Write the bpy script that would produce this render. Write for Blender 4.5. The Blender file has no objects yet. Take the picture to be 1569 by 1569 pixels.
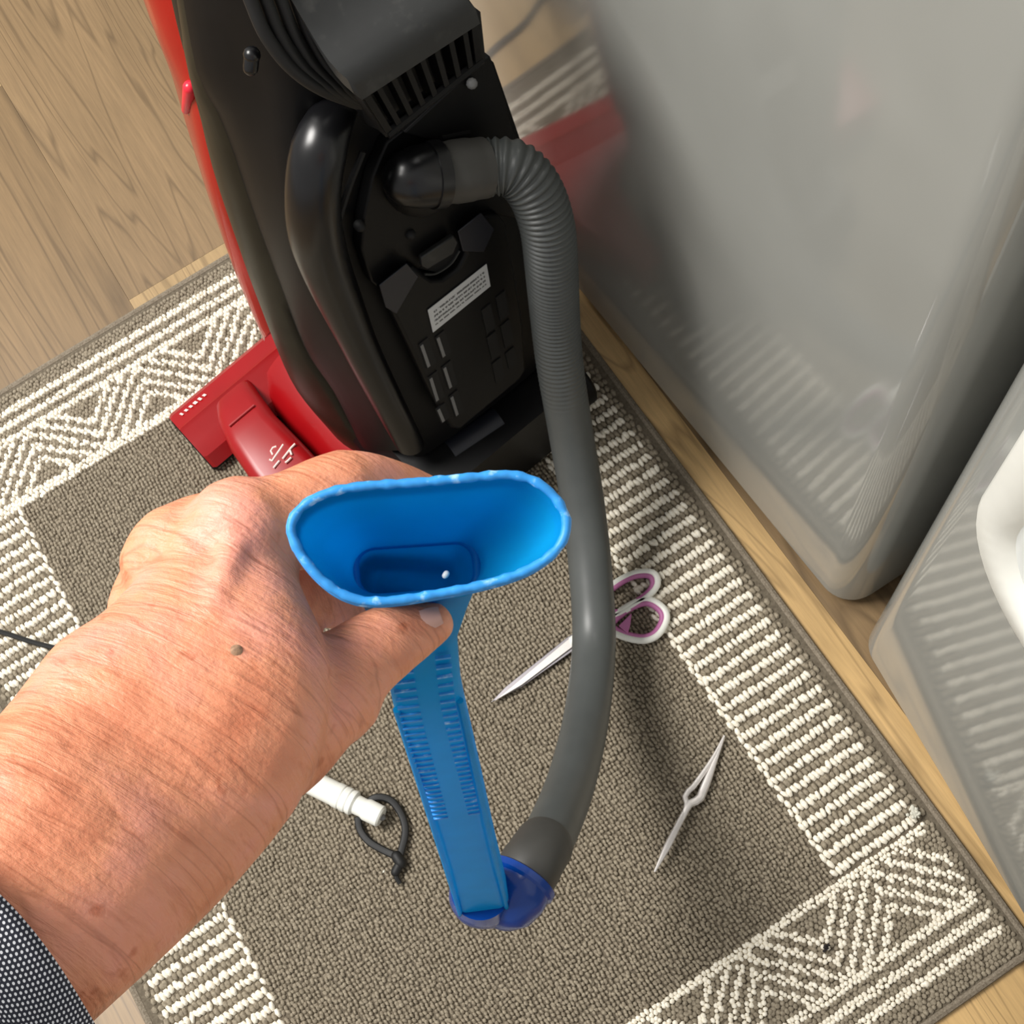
import bpy, bmesh, math, random
import numpy as np
from mathutils import Matrix, Vector

random.seed(7); rng = np.random.default_rng(7)
scene = bpy.context.scene
COL = scene.collection

# ------------------------------------------------------------------ camera
CAM = np.array([0.3619, -0.7639, 1.0859])          # metres; the rug's far left corner is the origin
RW = np.array([[0.8423, -0.5266, -0.1149],         # rows: camera right, camera down, viewing axis
               [-0.5323, -0.7790, -0.3313],
               [0.0849, 0.3403, -0.9365]])
U_, _, Vt_ = np.linalg.svd(RW); RW = U_ @ Vt_
FPX, CPX = 2050.0, 784.5
EX, EY, EZ = RW
cam_data = bpy.data.cameras.new('camera'); cam = bpy.data.objects.new('camera', cam_data); COL.objects.link(cam)
M = Matrix.Identity(4)
for i in range(3):
    M[i][0], M[i][1], M[i][2], M[i][3] = EX[i], -EY[i], -EZ[i], CAM[i]
cam.matrix_world = M
cam_data.sensor_width = 36.0; cam_data.lens = 36.0 * FPX / 1569.0
cam_data.clip_start = 0.01
scene.camera = cam

# ------------------------------------------------------------------ world, lights, exposure
world = bpy.data.worlds.new('room_light'); scene.world = world; world.use_nodes = True
bg = world.node_tree.nodes['Background']
bg.inputs[0].default_value = (1.0, 0.985, 0.96, 1); bg.inputs[1].default_value = 0.36

def area_light(name, loc, target, size, power, col):
    d = bpy.data.lights.new(name, 'AREA'); d.energy = power; d.size = size[0]; d.shape = 'RECTANGLE'; d.size_y = size[1]; d.color = col
    o = bpy.data.objects.new(name, d); COL.objects.link(o); o.location = loc
    o.rotation_euler = (Vector(target) - Vector(loc)).to_track_quat('-Z', 'Y').to_euler()
    return o
area_light('ceiling_light', (-0.55, 0.40, 2.3), (0.15, -0.35, 0), (1.0, 0.8), 66, (1.0, 0.97, 0.925))
vs = scene.view_settings
vs.view_transform = 'Standard'; vs.look = 'None'; vs.gamma = 1; vs.use_curve_mapping = False; vs.exposure = 0.45

# ------------------------------------------------------------------ geometry helpers
def at_z(px, py, z):
    d = RW.T @ np.array([px - CPX, py - CPX, FPX]); return CAM + (z - CAM[2]) / d[2] * d
def at_d(px, py, dist):
    d = RW.T @ np.array([px - CPX, py - CPX, FPX]); return CAM + dist * d / np.linalg.norm(d)
def at_x(px, py, x):
    d = RW.T @ np.array([px - CPX, py - CPX, FPX]); return CAM + (x - CAM[0]) / d[0] * d
def unit(v): v = np.asarray(v, float); return v / np.linalg.norm(v)

def cr(pts, n):
    """Catmull-Rom resampling of a point list to n points, even in arc length."""
    P = np.asarray(pts, float)
    Q = np.vstack([2 * P[0] - P[1], P, 2 * P[-1] - P[-2]])
    out = []
    for i in range(1, len(Q) - 2):
        for t in np.linspace(0, 1, 24, endpoint=False):
            p0, p1, p2, p3 = Q[i - 1:i + 3]
            out.append(.5 * ((2 * p1) + (-p0 + p2) * t + (2 * p0 - 5 * p1 + 4 * p2 - p3) * t * t + (-p0 + 3 * p1 - 3 * p2 + p3) * t ** 3))
    out.append(P[-1]); out = np.array(out)
    s = np.r_[0, np.cumsum(np.linalg.norm(np.diff(out[:, :3], axis=0), axis=1))]
    tt = np.linspace(0, s[-1], n)
    return np.stack([np.interp(tt, s, out[:, k]) for k in range(out.shape[1])], 1)

def grid_faces(nr, nc, wrap=False):
    f = []
    for i in range(nr - 1):
        for j in range(nc if wrap else nc - 1):
            f.append((i * nc + j, i * nc + (j + 1) % nc, (i + 1) * nc + (j + 1) % nc, (i + 1) * nc + j))
    return f
def loft(rings, caps=True):
    nr, nc = len(rings), len(rings[0])
    v = np.vstack(rings); f = grid_faces(nr, nc, True)
    if caps: f.append(tuple(range(nc - 1, -1, -1))); f.append(tuple((nr - 1) * nc + k for k in range(nc)))
    return v, f
def tube(path, rad, n=16, caps=True, flat=1.0, up=None):
    """round tube along path (array), radius scalar or per point"""
    P = np.asarray(path, float); m = len(P); rad = np.broadcast_to(np.asarray(rad, float), (m,))
    T = np.gradient(P, axis=0); T /= np.linalg.norm(T, axis=1)[:, None]
    ref = unit(np.cross(T[0], up if up is not None else ([0, 0, 1] if abs(T[0][2]) < .9 else [1, 0, 0])))
    rings = []
    for i in range(m):
        ref = unit(ref - T[i] * (ref @ T[i])); b = np.cross(T[i], ref)
        a = np.linspace(0, 2 * np.pi, n, endpoint=False)
        rings.append(P[i] + rad[i] * (np.outer(np.cos(a), ref) + flat * np.outer(np.sin(a), b)))
    return loft(rings, caps)
def ctube(path, rad, n=8, up=(0, 0, 1), m=120):
    """closed round tube along a closed, nearly flat loop"""
    Q = np.asarray(path, float); tot = np.linalg.norm(np.diff(Q, axis=0), axis=1).sum(); keep = [Q[0]]
    for q_ in Q[1:]:
        if np.linalg.norm(q_ - keep[-1]) > tot / 150 and np.linalg.norm(q_ - Q[0]) > tot / 150: keep.append(q_)
    Q = np.array(keep); k = len(Q); D_ = []
    for i in range(k):
        p0, p1, p2, p3 = Q[i - 1], Q[i], Q[(i + 1) % k], Q[(i + 2) % k]
        for t in np.linspace(0, 1, 12, endpoint=False):
            D_.append(.5 * ((2 * p1) + (-p0 + p2) * t + (2 * p0 - 5 * p1 + 4 * p2 - p3) * t * t + (-p0 + 3 * p1 - 3 * p2 + p3) * t ** 3))
    D_.append(Q[0]); D_ = np.array(D_); s_ = np.r_[0, np.cumsum(np.linalg.norm(np.diff(D_, axis=0), axis=1))]
    tt = np.linspace(0, s_[-1], m, endpoint=False); P = np.stack([np.interp(tt, s_, D_[:, j]) for j in range(3)], 1)
    rad = np.broadcast_to(np.asarray(rad, float), (m,)); up = unit(up)
    T = np.roll(P, -1, 0) - np.roll(P, 1, 0); a = np.linspace(0, 2 * np.pi, n, endpoint=False); V_ = []
    for i in range(m):
        o = unit(np.cross(T[i], up)); V_.append(P[i] + rad[i] * (np.outer(np.cos(a), o) + np.outer(np.sin(a), up)))
    f = [(i * n + j, i * n + (j + 1) % n, ((i + 1) % m) * n + (j + 1) % n, ((i + 1) % m) * n + j) for i in range(m) for j in range(n)]
    return np.vstack(V_), f
def capsule(p0, p1, r0, r1=None, n=14):
    r1 = r0 if r1 is None else r1
    p0, p1 = np.asarray(p0, float), np.asarray(p1, float); d = unit(p1 - p0)
    pts, rr = [], []
    for a in np.linspace(0.1, np.pi / 2, 5): pts.append(p0 - d * r0 * np.cos(a)); rr.append(r0 * np.sin(a))
    for a in np.linspace(np.pi / 2, 0.1, 5): pts.append(p1 + d * r1 * np.cos(a)); rr.append(r1 * np.sin(a))
    return tube(np.array(pts), rr, n)
def box(c, ax, ay, az):
    """box with centre and three half vectors"""
    c, ax, ay, az = map(lambda q: np.asarray(q, float), (c, ax, ay, az))
    v = np.array([c + x * ax + y * ay + z * az for z in (-1, 1) for y in (-1, 1) for x in (-1, 1)])
    f = [(0, 2, 3, 1), (4, 5, 7, 6), (0, 1, 5, 4), (2, 6, 7, 3), (0, 4, 6, 2), (1, 3, 7, 5)]
    return v, f
def prism(poly, off):
    """closed prism: polygon of 3D points, offset vector (thickness)"""
    A = np.asarray(poly, float); B = A + np.asarray(off, float); n = len(A)
    return np.vstack([A, B]), [tuple(range(n - 1, -1, -1)), tuple(range(n, 2 * n))] + [(i, (i + 1) % n, n + (i + 1) % n, n + i) for i in range(n)]
def join(*parts):
    V, F, o = [], [], 0
    for v, f in parts:
        V.append(v); F += [tuple(i + o for i in q) for q in f]; o += len(v)
    return np.vstack(V), F
def worldpos(o):
    p = np.zeros(3)
    while o is not None: p += np.array(o.location); o = o.parent
    return p
def obj(name, vf, mat, parent=None, smooth=True, bevel=0, seg=2, origin=None, subsurf=0, fixn=True, angle=40):
    v, f = vf
    base = worldpos(parent); org = base if origin is None else np.asarray(origin, float)
    me = bpy.data.meshes.new(name); me.from_pydata((np.asarray(v) - org).tolist(), [], f)
    if fixn:
        bm = bmesh.new(); bm.from_mesh(me); bmesh.ops.recalc_face_normals(bm, faces=bm.faces); bm.to_mesh(me); bm.free()
    me.materials.append(mat)
    o = bpy.data.objects.new(name, me); COL.objects.link(o); o.location = org - base
    if parent is not None: o.parent = parent
    if smooth:
        me.polygons.foreach_set('use_smooth', [True] * len(me.polygons))
    if bevel:
        b = o.modifiers.new('bevel', 'BEVEL'); b.width = bevel; b.segments = seg; b.limit_method = 'ANGLE'; b.angle_limit = math.radians(35); b.harden_normals = False
    if subsurf:
        s = o.modifiers.new('subdivision', 'SUBSURF'); s.levels = subsurf; s.render_levels = subsurf
    if smooth and angle:
        try: me.set_sharp_from_angle(angle=math.radians(angle))
        except Exception: pass
    return o
def empty(name, loc):
    o = bpy.data.objects.new(name, None); o.empty_display_size = 0.05; COL.objects.link(o); o.location = loc; return o
def tag(o, label, cat, group=None, kind=None):
    o['label'] = label; o['category'] = cat
    if group: o['group'] = group
    if kind: o['kind'] = kind
    return o

# ------------------------------------------------------------------ material helpers
def lin(c):
    return tuple(((x / 255) / 12.92 if x / 255 <= .04045 else ((x / 255 + .055) / 1.055) ** 2.4) for x in c) + (1,)
class N:
    def __init__(s, name):
        s.m = bpy.data.materials.new(name); s.m.use_nodes = True; s.t = s.m.node_tree; s.b = s.t.nodes['Principled BSDF']
    def n(s, t, **kw):
        q = s.t.nodes.new(t)
        for k, v in kw.items():
            if k.startswith('i_'): q.inputs[k[2:].replace('_', ' ')].default_value = v
            else: setattr(q, k, v)
        return q
    def l(s, a, b): s.t.links.new(a, b)
    def ramp(s, fac, stops):
        r = s.n('ShaderNodeValToRGB'); e = r.color_ramp.elements
        while len(e) < len(stops): e.new(.5)
        for k, (p, c) in enumerate(stops): e[k].position = p; e[k].color = c
        s.l(fac, r.inputs[0]); return r
    def coord(s, scale=(1, 1, 1), kind='Object', rot=(0, 0, 0)):
        tc = s.n('ShaderNodeTexCoord'); mp = s.n('ShaderNodeMapping'); mp.inputs['Scale'].default_value = scale; mp.inputs['Rotation'].default_value = rot
        s.l(tc.outputs[kind], mp.inputs[0]); return mp.outputs[0]
    def bump(s, h, strength=.3, dist=.001):
        b = s.n('ShaderNodeBump'); b.inputs['Strength'].default_value = strength; b.inputs['Distance'].default_value = dist
        s.l(h, b.inputs['Height']); s.l(b.outputs[0], s.b.inputs['Normal']); return b
def plastic(name, col, rough=.4, noise=.06, scale=60, bump=0, ior=1.5, metal=0, coat=0, dust=None, spec=.5):
    k = N(name); c = lin(col)
    nz = k.n('ShaderNodeTexNoise'); nz.inputs['Scale'].default_value = scale; nz.inputs['Detail'].default_value = 4
    k.l(k.coord(), nz.inputs['Vector'])
    lo = tuple(x * (1 - noise) for x in c[:3]) + (1,); hi = tuple(min(1, x * (1 + noise)) for x in c[:3]) + (1,)
    st = [(.3, lo), (.7, hi)]
    if dust: st = [(.3, lo), (.58, c), (.78, lin(dust))]
    r = k.ramp(nz.outputs[0], st); k.l(r.outputs[0], k.b.inputs['Base Color'])
    k.b.inputs['Roughness'].default_value = rough; k.b.inputs['IOR'].default_value = ior; k.b.inputs['Metallic'].default_value = metal
    k.b.inputs['Coat Weight'].default_value = coat; k.b.inputs['Specular IOR Level'].default_value = spec
    if bump: k.bump(nz.outputs[0], bump, .0006)
    return k.m

MAT = {}
MAT['black'] = plastic('black_plastic', (12, 12, 13), .46, .12, 90, spec=.22)
MAT['black_gloss'] = plastic('glossy_black_plastic', (14, 14, 16), .30, .1, 40)
MAT['black_matte'] = plastic('recess_shade_black', (9, 9, 10), .7, .1)  # near-black; stands for shade in holes, slots and under the boxes
MAT['charcoal'] = plastic('charcoal_plastic', (40, 41, 41), .5, .12, 70, dust=(66, 66, 64))
MAT['navy'] = plastic('dark_navy_plastic', (27, 29, 38), .45, .08)
MAT['olive'] = plastic('smoky_olive_plastic', (34, 32, 24), .38, .2, 35, spec=.3)
MAT['red'] = plastic('red_plastic', (150, 10, 16), .34, .06, 30)
MAT['red_clear'] = plastic('smoky_red_plastic', (160, 24, 18), .16, .08, 25)
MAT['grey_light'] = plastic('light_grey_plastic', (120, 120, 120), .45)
MAT['hose'] = plastic('grey_hose', (78, 81, 80), .42, .06, 50)
MAT['hose_cuff'] = plastic('dark_hose_cuff', (62, 61, 58), .5, .08, 60)
MAT['white'] = plastic('white_plastic', (236, 236, 228), .4, .02)
MAT['white_print'] = plastic('white_print', (250, 215, 205), .5, .02)
MAT['steel'] = plastic('steel', (150, 146, 150), .35, .05, 120, metal=1)
MAT['pale_steel'] = plastic('pale_metal', (205, 200, 196), .4, .03, 120, metal=.6)
MAT['pink'] = plastic('pink_rubber', (186, 110, 160), .5, .05)
MAT['cord'] = plastic('black_cord', (14, 14, 14), .6, .1)
MAT['lint'] = plastic('white_lint', (205, 203, 190), .95, .1, 300)
MAT['debris'] = plastic('dark_debris', (38, 32, 30), .9, .2, 300)
MAT['cord_grey'] = plastic('grey_cord', (70, 68, 64), .6, .1)

def label_material():
    k = N('label_print'); uv = k.n('ShaderNodeUVMap'); sx = k.n('ShaderNodeSeparateXYZ'); k.l(uv.outputs[0], sx.inputs[0])
    mp = k.n('ShaderNodeMapping'); mp.inputs['Scale'].default_value = (38, 5, 1); k.l(uv.outputs[0], mp.inputs[0])
    nz = k.n('ShaderNodeTexNoise'); nz.inputs['Scale'].default_value = 1.0; nz.inputs['Detail'].default_value = 1; k.l(mp.outputs[0], nz.inputs['Vector'])
    def math_(op, a, b=None):
        q = k.n('ShaderNodeMath'); q.operation = op
        for i, x in enumerate((a, b)):
            if x is None: continue
            if isinstance(x, (int, float)): q.inputs[i].default_value = x
            else: k.l(x, q.inputs[i])
        return q.outputs[0]
    rows = math_('LESS_THAN', math_('FRACT', math_('MULTIPLY', sx.outputs[1], 5.6)), .48)
    words = math_('GREATER_THAN', nz.outputs[0], .44)
    ins = math_('MULTIPLY', math_('MULTIPLY', math_('GREATER_THAN', sx.outputs[0], .06), math_('LESS_THAN', sx.outputs[0], .94)), math_('MULTIPLY', math_('GREATER_THAN', sx.outputs[1], .2), math_('LESS_THAN', sx.outputs[1], .88)))
    fac = math_('MULTIPLY', math_('MULTIPLY', rows, words), ins)
    mx = k.n('ShaderNodeMix'); mx.data_type = 'RGBA'; mx.inputs['A'].default_value = lin((205, 207, 208)); mx.inputs['B'].default_value = lin((95, 96, 98))
    k.l(fac, mx.inputs['Factor']); k.l(mx.outputs['Result'], k.b.inputs['Base Color']); k.b.inputs['Roughness'].default_value = .45
    return k.m

def wood_material():
    k = N('oak_vinyl'); oi = k.n('ShaderNodeObjectInfo'); tc = k.n('ShaderNodeTexCoord')
    add = k.n('ShaderNodeVectorMath'); add.operation = 'MULTIPLY_ADD'
    k.l(oi.outputs['Random'], add.inputs[0]); add.inputs[1].default_value = (7.3, 11.7, 3.1); k.l(tc.outputs['Object'], add.inputs[2])
    def mapped(sc):
        mp = k.n('ShaderNodeMapping'); mp.inputs['Scale'].default_value = sc; k.l(add.outputs[0], mp.inputs[0]); return mp.outputs[0]
    w = k.n('ShaderNodeTexNoise'); w.inputs['Scale'].default_value = 1; w.inputs['Detail'].default_value = 2.5; w.inputs['Distortion'].default_value = .8
    k.l(mapped((10, .95, 1)), w.inputs['Vector'])
    m = k.n('ShaderNodeMath'); m.operation = 'MULTIPLY'; m.inputs[1].default_value = 15; k.l(w.outputs[0], m.inputs[0])
    fr = k.n('ShaderNodeMath'); fr.operation = 'PINGPONG'; fr.inputs[1].default_value = .5; k.l(m.outputs[0], fr.inputs[0])
    lines = k.ramp(fr.outputs[0], [(0.0, (.42, .40, .37, 1)), (.13, (1, 1, 1, 1)), (.3, (1.0, 1.0, 1.0, 1)), (.5, (.93, .93, .93, 1))])
    f = k.n('ShaderNodeTexNoise'); f.inputs['Scale'].default_value = 1; f.inputs['Detail'].default_value = 5; f.inputs['Roughness'].default_value = .7
    k.l(mapped((300, 14, 1)), f.inputs['Vector'])
    fib = k.ramp(f.outputs[0], [(.3, (.80, .80, .80, 1)), (.65, (1.06, 1.06, 1.06, 1))])
    g = k.n('ShaderNodeTexNoise'); g.inputs['Scale'].default_value = 1; g.inputs['Detail'].default_value = 3; k.l(mapped((14, 3, 1)), g.inputs['Vector'])
    big = k.ramp(g.outputs[0], [(.3, (.86, .85, .83, 1)), (.7, (1.08, 1.08, 1.09, 1))])
    lm = k.n('ShaderNodeMix'); lm.data_type = 'RGBA'; lm.blend_type = 'MULTIPLY'; lm.inputs['Factor'].default_value = .6
    k.l(oi.outputs['Color'], lm.inputs['A']); k.l(lines.outputs[0], lm.inputs['B'])
    cur = lm.outputs['Result']
    for x in (fib, big):
        mm = k.n('ShaderNodeMix'); mm.data_type = 'RGBA'; mm.blend_type = 'MULTIPLY'; mm.inputs['Factor'].default_value = 1
        k.l(cur, mm.inputs['A']); k.l(x.outputs[0], mm.inputs['B']); cur = mm.outputs['Result']
    k.l(cur, k.b.inputs['Base Color']); k.b.inputs['Roughness'].default_value = .42
    k.bump(f.outputs[0], .15, .0004)
    return k.m
MAT['wood'] = wood_material()

def yarn(name, col, col2, sc=420):
    k = N(name); nz = k.n('ShaderNodeTexNoise'); nz.inputs['Scale'].default_value = sc; nz.inputs['Detail'].default_value = 3; k.l(k.coord(), nz.inputs['Vector'])
    r = k.ramp(nz.outputs[0], [(.3, lin(col2)), (.65, lin(col))]); k.l(r.outputs[0], k.b.inputs['Base Color'])
    k.b.inputs['Roughness'].default_value = .95; k.b.inputs['Specular IOR Level'].default_value = .1
    k.bump(nz.outputs[0], .6, .0008); return k.m
MAT['yarn_white'] = yarn('cream_yarn', (246, 240, 226), (222, 214, 196))
MAT['yarn_taupe'] = yarn('taupe_yarn', (156, 146, 128), (122, 112, 97))
MAT['rug_base'] = yarn('rug_backing', (112, 103, 89), (90, 82, 70))
MAT['binding'] = yarn('grey_binding', (140, 130, 115), (110, 100, 86), 700)

def bin_material():
    k = N('glossy_grey_plastic'); nz = k.n('ShaderNodeTexNoise'); nz.inputs['Scale'].default_value = 9; nz.inputs['Detail'].default_value = 2; k.l(k.coord(), nz.inputs['Vector'])
    r = k.ramp(nz.outputs[0], [(.3, lin((150, 151, 146))), (.7, lin((157, 158, 153)))]); k.l(r.outputs[0], k.b.inputs['Base Color'])
    k.b.inputs['Roughness'].default_value = .085; k.b.inputs['IOR'].default_value = 1.52
    n2 = k.n('ShaderNodeTexNoise'); n2.inputs['Scale'].default_value = 22; k.l(k.coord(), n2.inputs['Vector']); k.bump(n2.outputs[0], .012, .002)
    return k.m
MAT['bin'] = bin_material()
MAT['bin_lip'] = plastic('grey_plastic_lip', (160, 152, 142), .3, .03, 30)

def blue_material(name, col, rough=.25, trans=.25, sss=.0):
    k = N(name); nz = k.n('ShaderNodeTexNoise'); nz.inputs['Scale'].default_value = 50; k.l(k.coord(), nz.inputs['Vector'])
    c = lin(col); r = k.ramp(nz.outputs[0], [(.3, tuple(x * .92 for x in c[:3]) + (1,)), (.7, c)]); k.l(r.outputs[0], k.b.inputs['Base Color'])
    k.b.inputs['Roughness'].default_value = rough; k.b.inputs['Subsurface Weight'].default_value = sss
    k.b.inputs['Subsurface Radius'].default_value = (.2, .6, 1.0); k.b.inputs['Subsurface Scale'].default_value = .006
    k.b.inputs['Transmission Weight'].default_value = trans
    if sss:
        out = k.t.nodes['Material Output']; tr = k.n('ShaderNodeBsdfTranslucent'); k.l(r.outputs[0], tr.inputs[0]); mx = k.n('ShaderNodeMixShader'); mx.inputs[0].default_value = .55; k.b.inputs['Specular IOR Level'].default_value = .3
        k.l(k.b.outputs[0], mx.inputs[1]); k.l(tr.outputs[0], mx.inputs[2]); k.l(mx.outputs[0], out.inputs[0]); k.b.inputs['Subsurface Weight'].default_value = 0
    return k.m
MAT['blue'] = blue_material('blue_plastic', (18, 182, 236), .38, 0, .2)
MAT['blue_rim'] = plastic('scuffed_blue_rim', (50, 150, 228), .5, .2, 260, dust=(180, 222, 250))
MAT['blue_dark'] = blue_material('deep_blue_plastic', (4, 58, 140), .2, 0)

# ------------------------------------------------------------------ floor of separate planks
floor = obj('floor', box((.4, .2, -.012), (1.9, 0, 0), (0, 1.9, 0), (0, 0, .0035)), MAT['black_matte'], None, smooth=False, origin=(0, 0, 0)); floor['kind'] = 'structure'
TONES = [(134, 110, 78), (142, 117, 83), (131, 107, 75), (168, 141, 100)]
PW = .18
me_cache = {}
def plank(x0, y0, y1, tone):
    L = round(y1 - y0, 4)
    if L not in me_cache:
        v, f = box((0, 0, -.004), (PW / 2 - .00012, 0, 0), (0, L / 2 - .00012, 0), (0, 0, .004))
        me = bpy.data.meshes.new('plank'); me.from_pydata(v.tolist(), [], f); me.materials.append(MAT['wood']); me_cache[L] = me
    o = bpy.data.objects.new('plank', me_cache[L]); COL.objects.link(o); o.parent = floor
    o.location = (x0 + PW / 2, (y0 + y1) / 2, 0); o.color = lin(tone)
seams = {0: [.02], -1: [.325], 1: [-.95, .35], -2: [-.2], 2: [.1]}
for c in range(-7, 10):
    x0 = .27 + c * PW
    base = seams.get(c, [((c * 37) % 11) / 11 * 1.2 - .6])[0]
    ys = [base + 1.2 * k for k in range(-3, 4)]
    for a, b in zip(ys[:-1], ys[1:]):
        if b < -1.7 or a > 2.1: continue
        mid = (a + b) / 2
        tone = TONES[int(abs(c * 5 + round(mid * 3))) % 3]
        if c == 0: tone = TONES[3] if mid < 0 else TONES[0]
        if c == 1: tone = (205, 170, 116)
        if c == -1: tone = TONES[3] if mid > .325 else TONES[2]
        if c == -2: tone = (140, 114, 78)
        plank(x0, a, b, tone)

# ------------------------------------------------------------------ rug
RUGW, RUGL = .6, .882
rug = empty('rug', (RUGW / 2, -RUGL / 2, 0))
tag(rug, 'taupe rug with cream striped sides and zigzag ends lying on wood floor', 'rug')
def rug_z(u, v):      # very slight waviness of the rug surface
    return .0006 * np.sin(7 * u + 3) * np.sin(5 * v)
RT = .0055
poly = []
for cx, cy, a0 in ((RUGW - .012, -.012, 0), (.012, -.012, 90), (.012, -RUGL + .012, 180), (RUGW - .012, -RUGL + .012, 270)):
    for a in np.linspace(a0, a0 + 90, 5): poly.append((cx + .012 * math.cos(math.radians(a)), cy + .012 * math.sin(math.radians(a)), .0006))
obj('backing', prism(poly, (0, 0, RT - .0006)), MAT['rug_base'], rug, smooth=False)
ring = np.array(poly + [poly[0]]); ring[:, 2] = .0035
obj('binding', ctube(ring[:-1], .0034, 8, m=240), MAT['binding'], rug)

# yarn loops: each loop a small dome, cream where the woven pattern is cream
def pattern(u, v):
    """True where the yarn is cream. v = distance from the far end."""
    e = np.minimum(v, RUGL - v); side = np.minimum(u, RUGW - u)
    cream = np.zeros_like(u, bool)
    endband = e < .1155
    # end bands
    cream |= endband & (((e > .0195) & (e < .0262)) | ((e > .0330) & (e < .0397)) | ((e > .0465) & (e < .0532)) | (e > .1085))
    Hz = .1085 - .0532; y = e - .0532
    per = .1148; ph = np.mod(u / per + .875, 1.0)
    tri = 1 - np.abs(2 * ph - 1)
    d = (y - Hz * tri) * math.cos(math.atan(Hz / (per / 2)))
    zz = (y > 0) & (y < Hz) & (np.mod(d + .0026, .0106) < .0052) & (np.abs(d) < .0245)
    cream |= endband & zz
    cream &= ~(endband & (side < .011))
    # side bands: cross stripes and the dotted inner line
    sb = (~endband) & (side < .0930) & (side > .0115)
    cream |= sb & (np.mod(v - .1155, .0135) >= .00675) & (side < .0885)
    cream |= sb & (side >= .0885)
    return cream

def loops(us, vs_, hw, hl, hh, rot, hz=.0):
    """build many domes; returns verts, faces arrays"""
    n = len(us); k = 6
    a = np.linspace(0, 2 * np.pi, k, endpoint=False)
    rings = [(1.0, -.25), (.86, .55)]
    loc = np.vstack([np.stack([r * np.cos(a), r * np.sin(a), np.full(k, z)], 1) for r, z in rings] + [np.array([[0, 0, 1.0]])])
    m = len(loc)
    V = np.empty((n, m, 3)); c, s = np.cos(rot)[:, None], np.sin(rot)[:, None]
    X = loc[None, :, 0] * hw[:, None]; Y = loc[None, :, 1] * hl[:, None]
    V[:, :, 0] = us[:, None] + X * c - Y * s; V[:, :, 1] = -vs_[:, None] + X * s + Y * c
    V[:, :, 2] = RT + loc[None, :, 2] * hh[:, None] + rug_z(us, vs_)[:, None]
    quads = np.array([[j, (j + 1) % k, k + (j + 1) % k, k + j] for j in range(k)])
    tris = np.array([[k + j, k + (j + 1) % k, 2 * k] for j in range(k)])
    base = (np.arange(n) * m)[:, None, None]
    return V.reshape(-1, 3), (quads[None] + base).reshape(-1, 4), (tris[None] + base).reshape(-1, 3)
def loop_mesh(name, data, mat):
    V, Q, T = data; V = V - worldpos(rug)
    me = bpy.data.meshes.new(name); me.vertices.add(len(V)); me.vertices.foreach_set('co', V.ravel())
    nl = Q.size + T.size; me.loops.add(nl); me.loops.foreach_set('vertex_index', np.r_[Q.ravel(), T.ravel()])
    me.polygons.add(len(Q) + len(T))
    me.polygons.foreach_set('loop_start', np.r_[np.arange(len(Q)) * 4, Q.size + np.arange(len(T)) * 3])
    me.polygons.foreach_set('use_smooth', np.ones(len(Q) + len(T), bool))
    me.update(calc_edges=True); me.validate(); me.materials.append(mat)
    o = bpy.data.objects.new(name, me); COL.objects.link(o); o.parent = rug; o['kind'] = 'stuff'; return o
def gridpts(u0, u1, v0, v1, du, dv, stag=True):
    U = np.arange(u0 + du / 2, u1, du); Vv = np.arange(v0 + dv / 2, v1, dv)
    uu, vv = np.meshgrid(U, Vv)
    if stag: uu = uu + (np.arange(len(Vv)) % 2)[:, None] * du * .5
    return uu.ravel(), vv.ravel()
def jit(n, s): return rng.normal(0, s, n)
# side bands: long loops; end bands and field: shorter loops
su, sv_ = gridpts(.005, RUGW - .006, .1155, RUGL - .1155, .0042, .00675)
sel = np.minimum(su, RUGW - su) < .093; su, sv_ = su[sel], sv_[sel]
e1u, e1v = gridpts(.005, RUGW - .006, .005, .1155, .0037, .0034)
e2u, e2v = gridpts(.005, RUGW - .006, RUGL - .1155, RUGL - .005, .0037, .0034)
fu, fv = gridpts(.093, RUGW - .093, .1155, RUGL - .1155, .0034, .0036, False)
fu = fu + .0008 * np.sin(fv * 90)
uu = np.r_[su, e1u, e2u, fu]; vv = np.r_[sv_, e1v, e2v, fv]
zone = np.r_[np.zeros(len(su), int), np.ones(len(e1u) + len(e2u), int), np.full(len(fu), 2)]
isw = pattern(uu, vv) & (zone < 2)
for nm, mask, mat in (('cream_pile', isw, 'yarn_white'), ('taupe_pile', ~isw, 'yarn_taupe')):
    pu, pv, pz_ = uu[mask], vv[mask], zone[mask]; n = len(pu); cream = nm == 'cream_pile'
    hw_ = np.choose(pz_, [.0024, .0022, .00165]) + jit(n, .0002)
    hl_ = np.choose(pz_, [.0045 if cream else .0036,   .0025, .0024]) + jit(n, .0003)
    hh_ = np.choose(pz_, [.0038 if cream else .0026, .0034 if cream else .0026, .0028]) + jit(n, .0005)
    loop_mesh(nm, loops(pu + jit(n, .0004), pv + jit(n, .0005), hw_, hl_, hh_, .2 + jit(n, .2)), MAT[mat])
RUGTOP = RT + .0035

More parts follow.
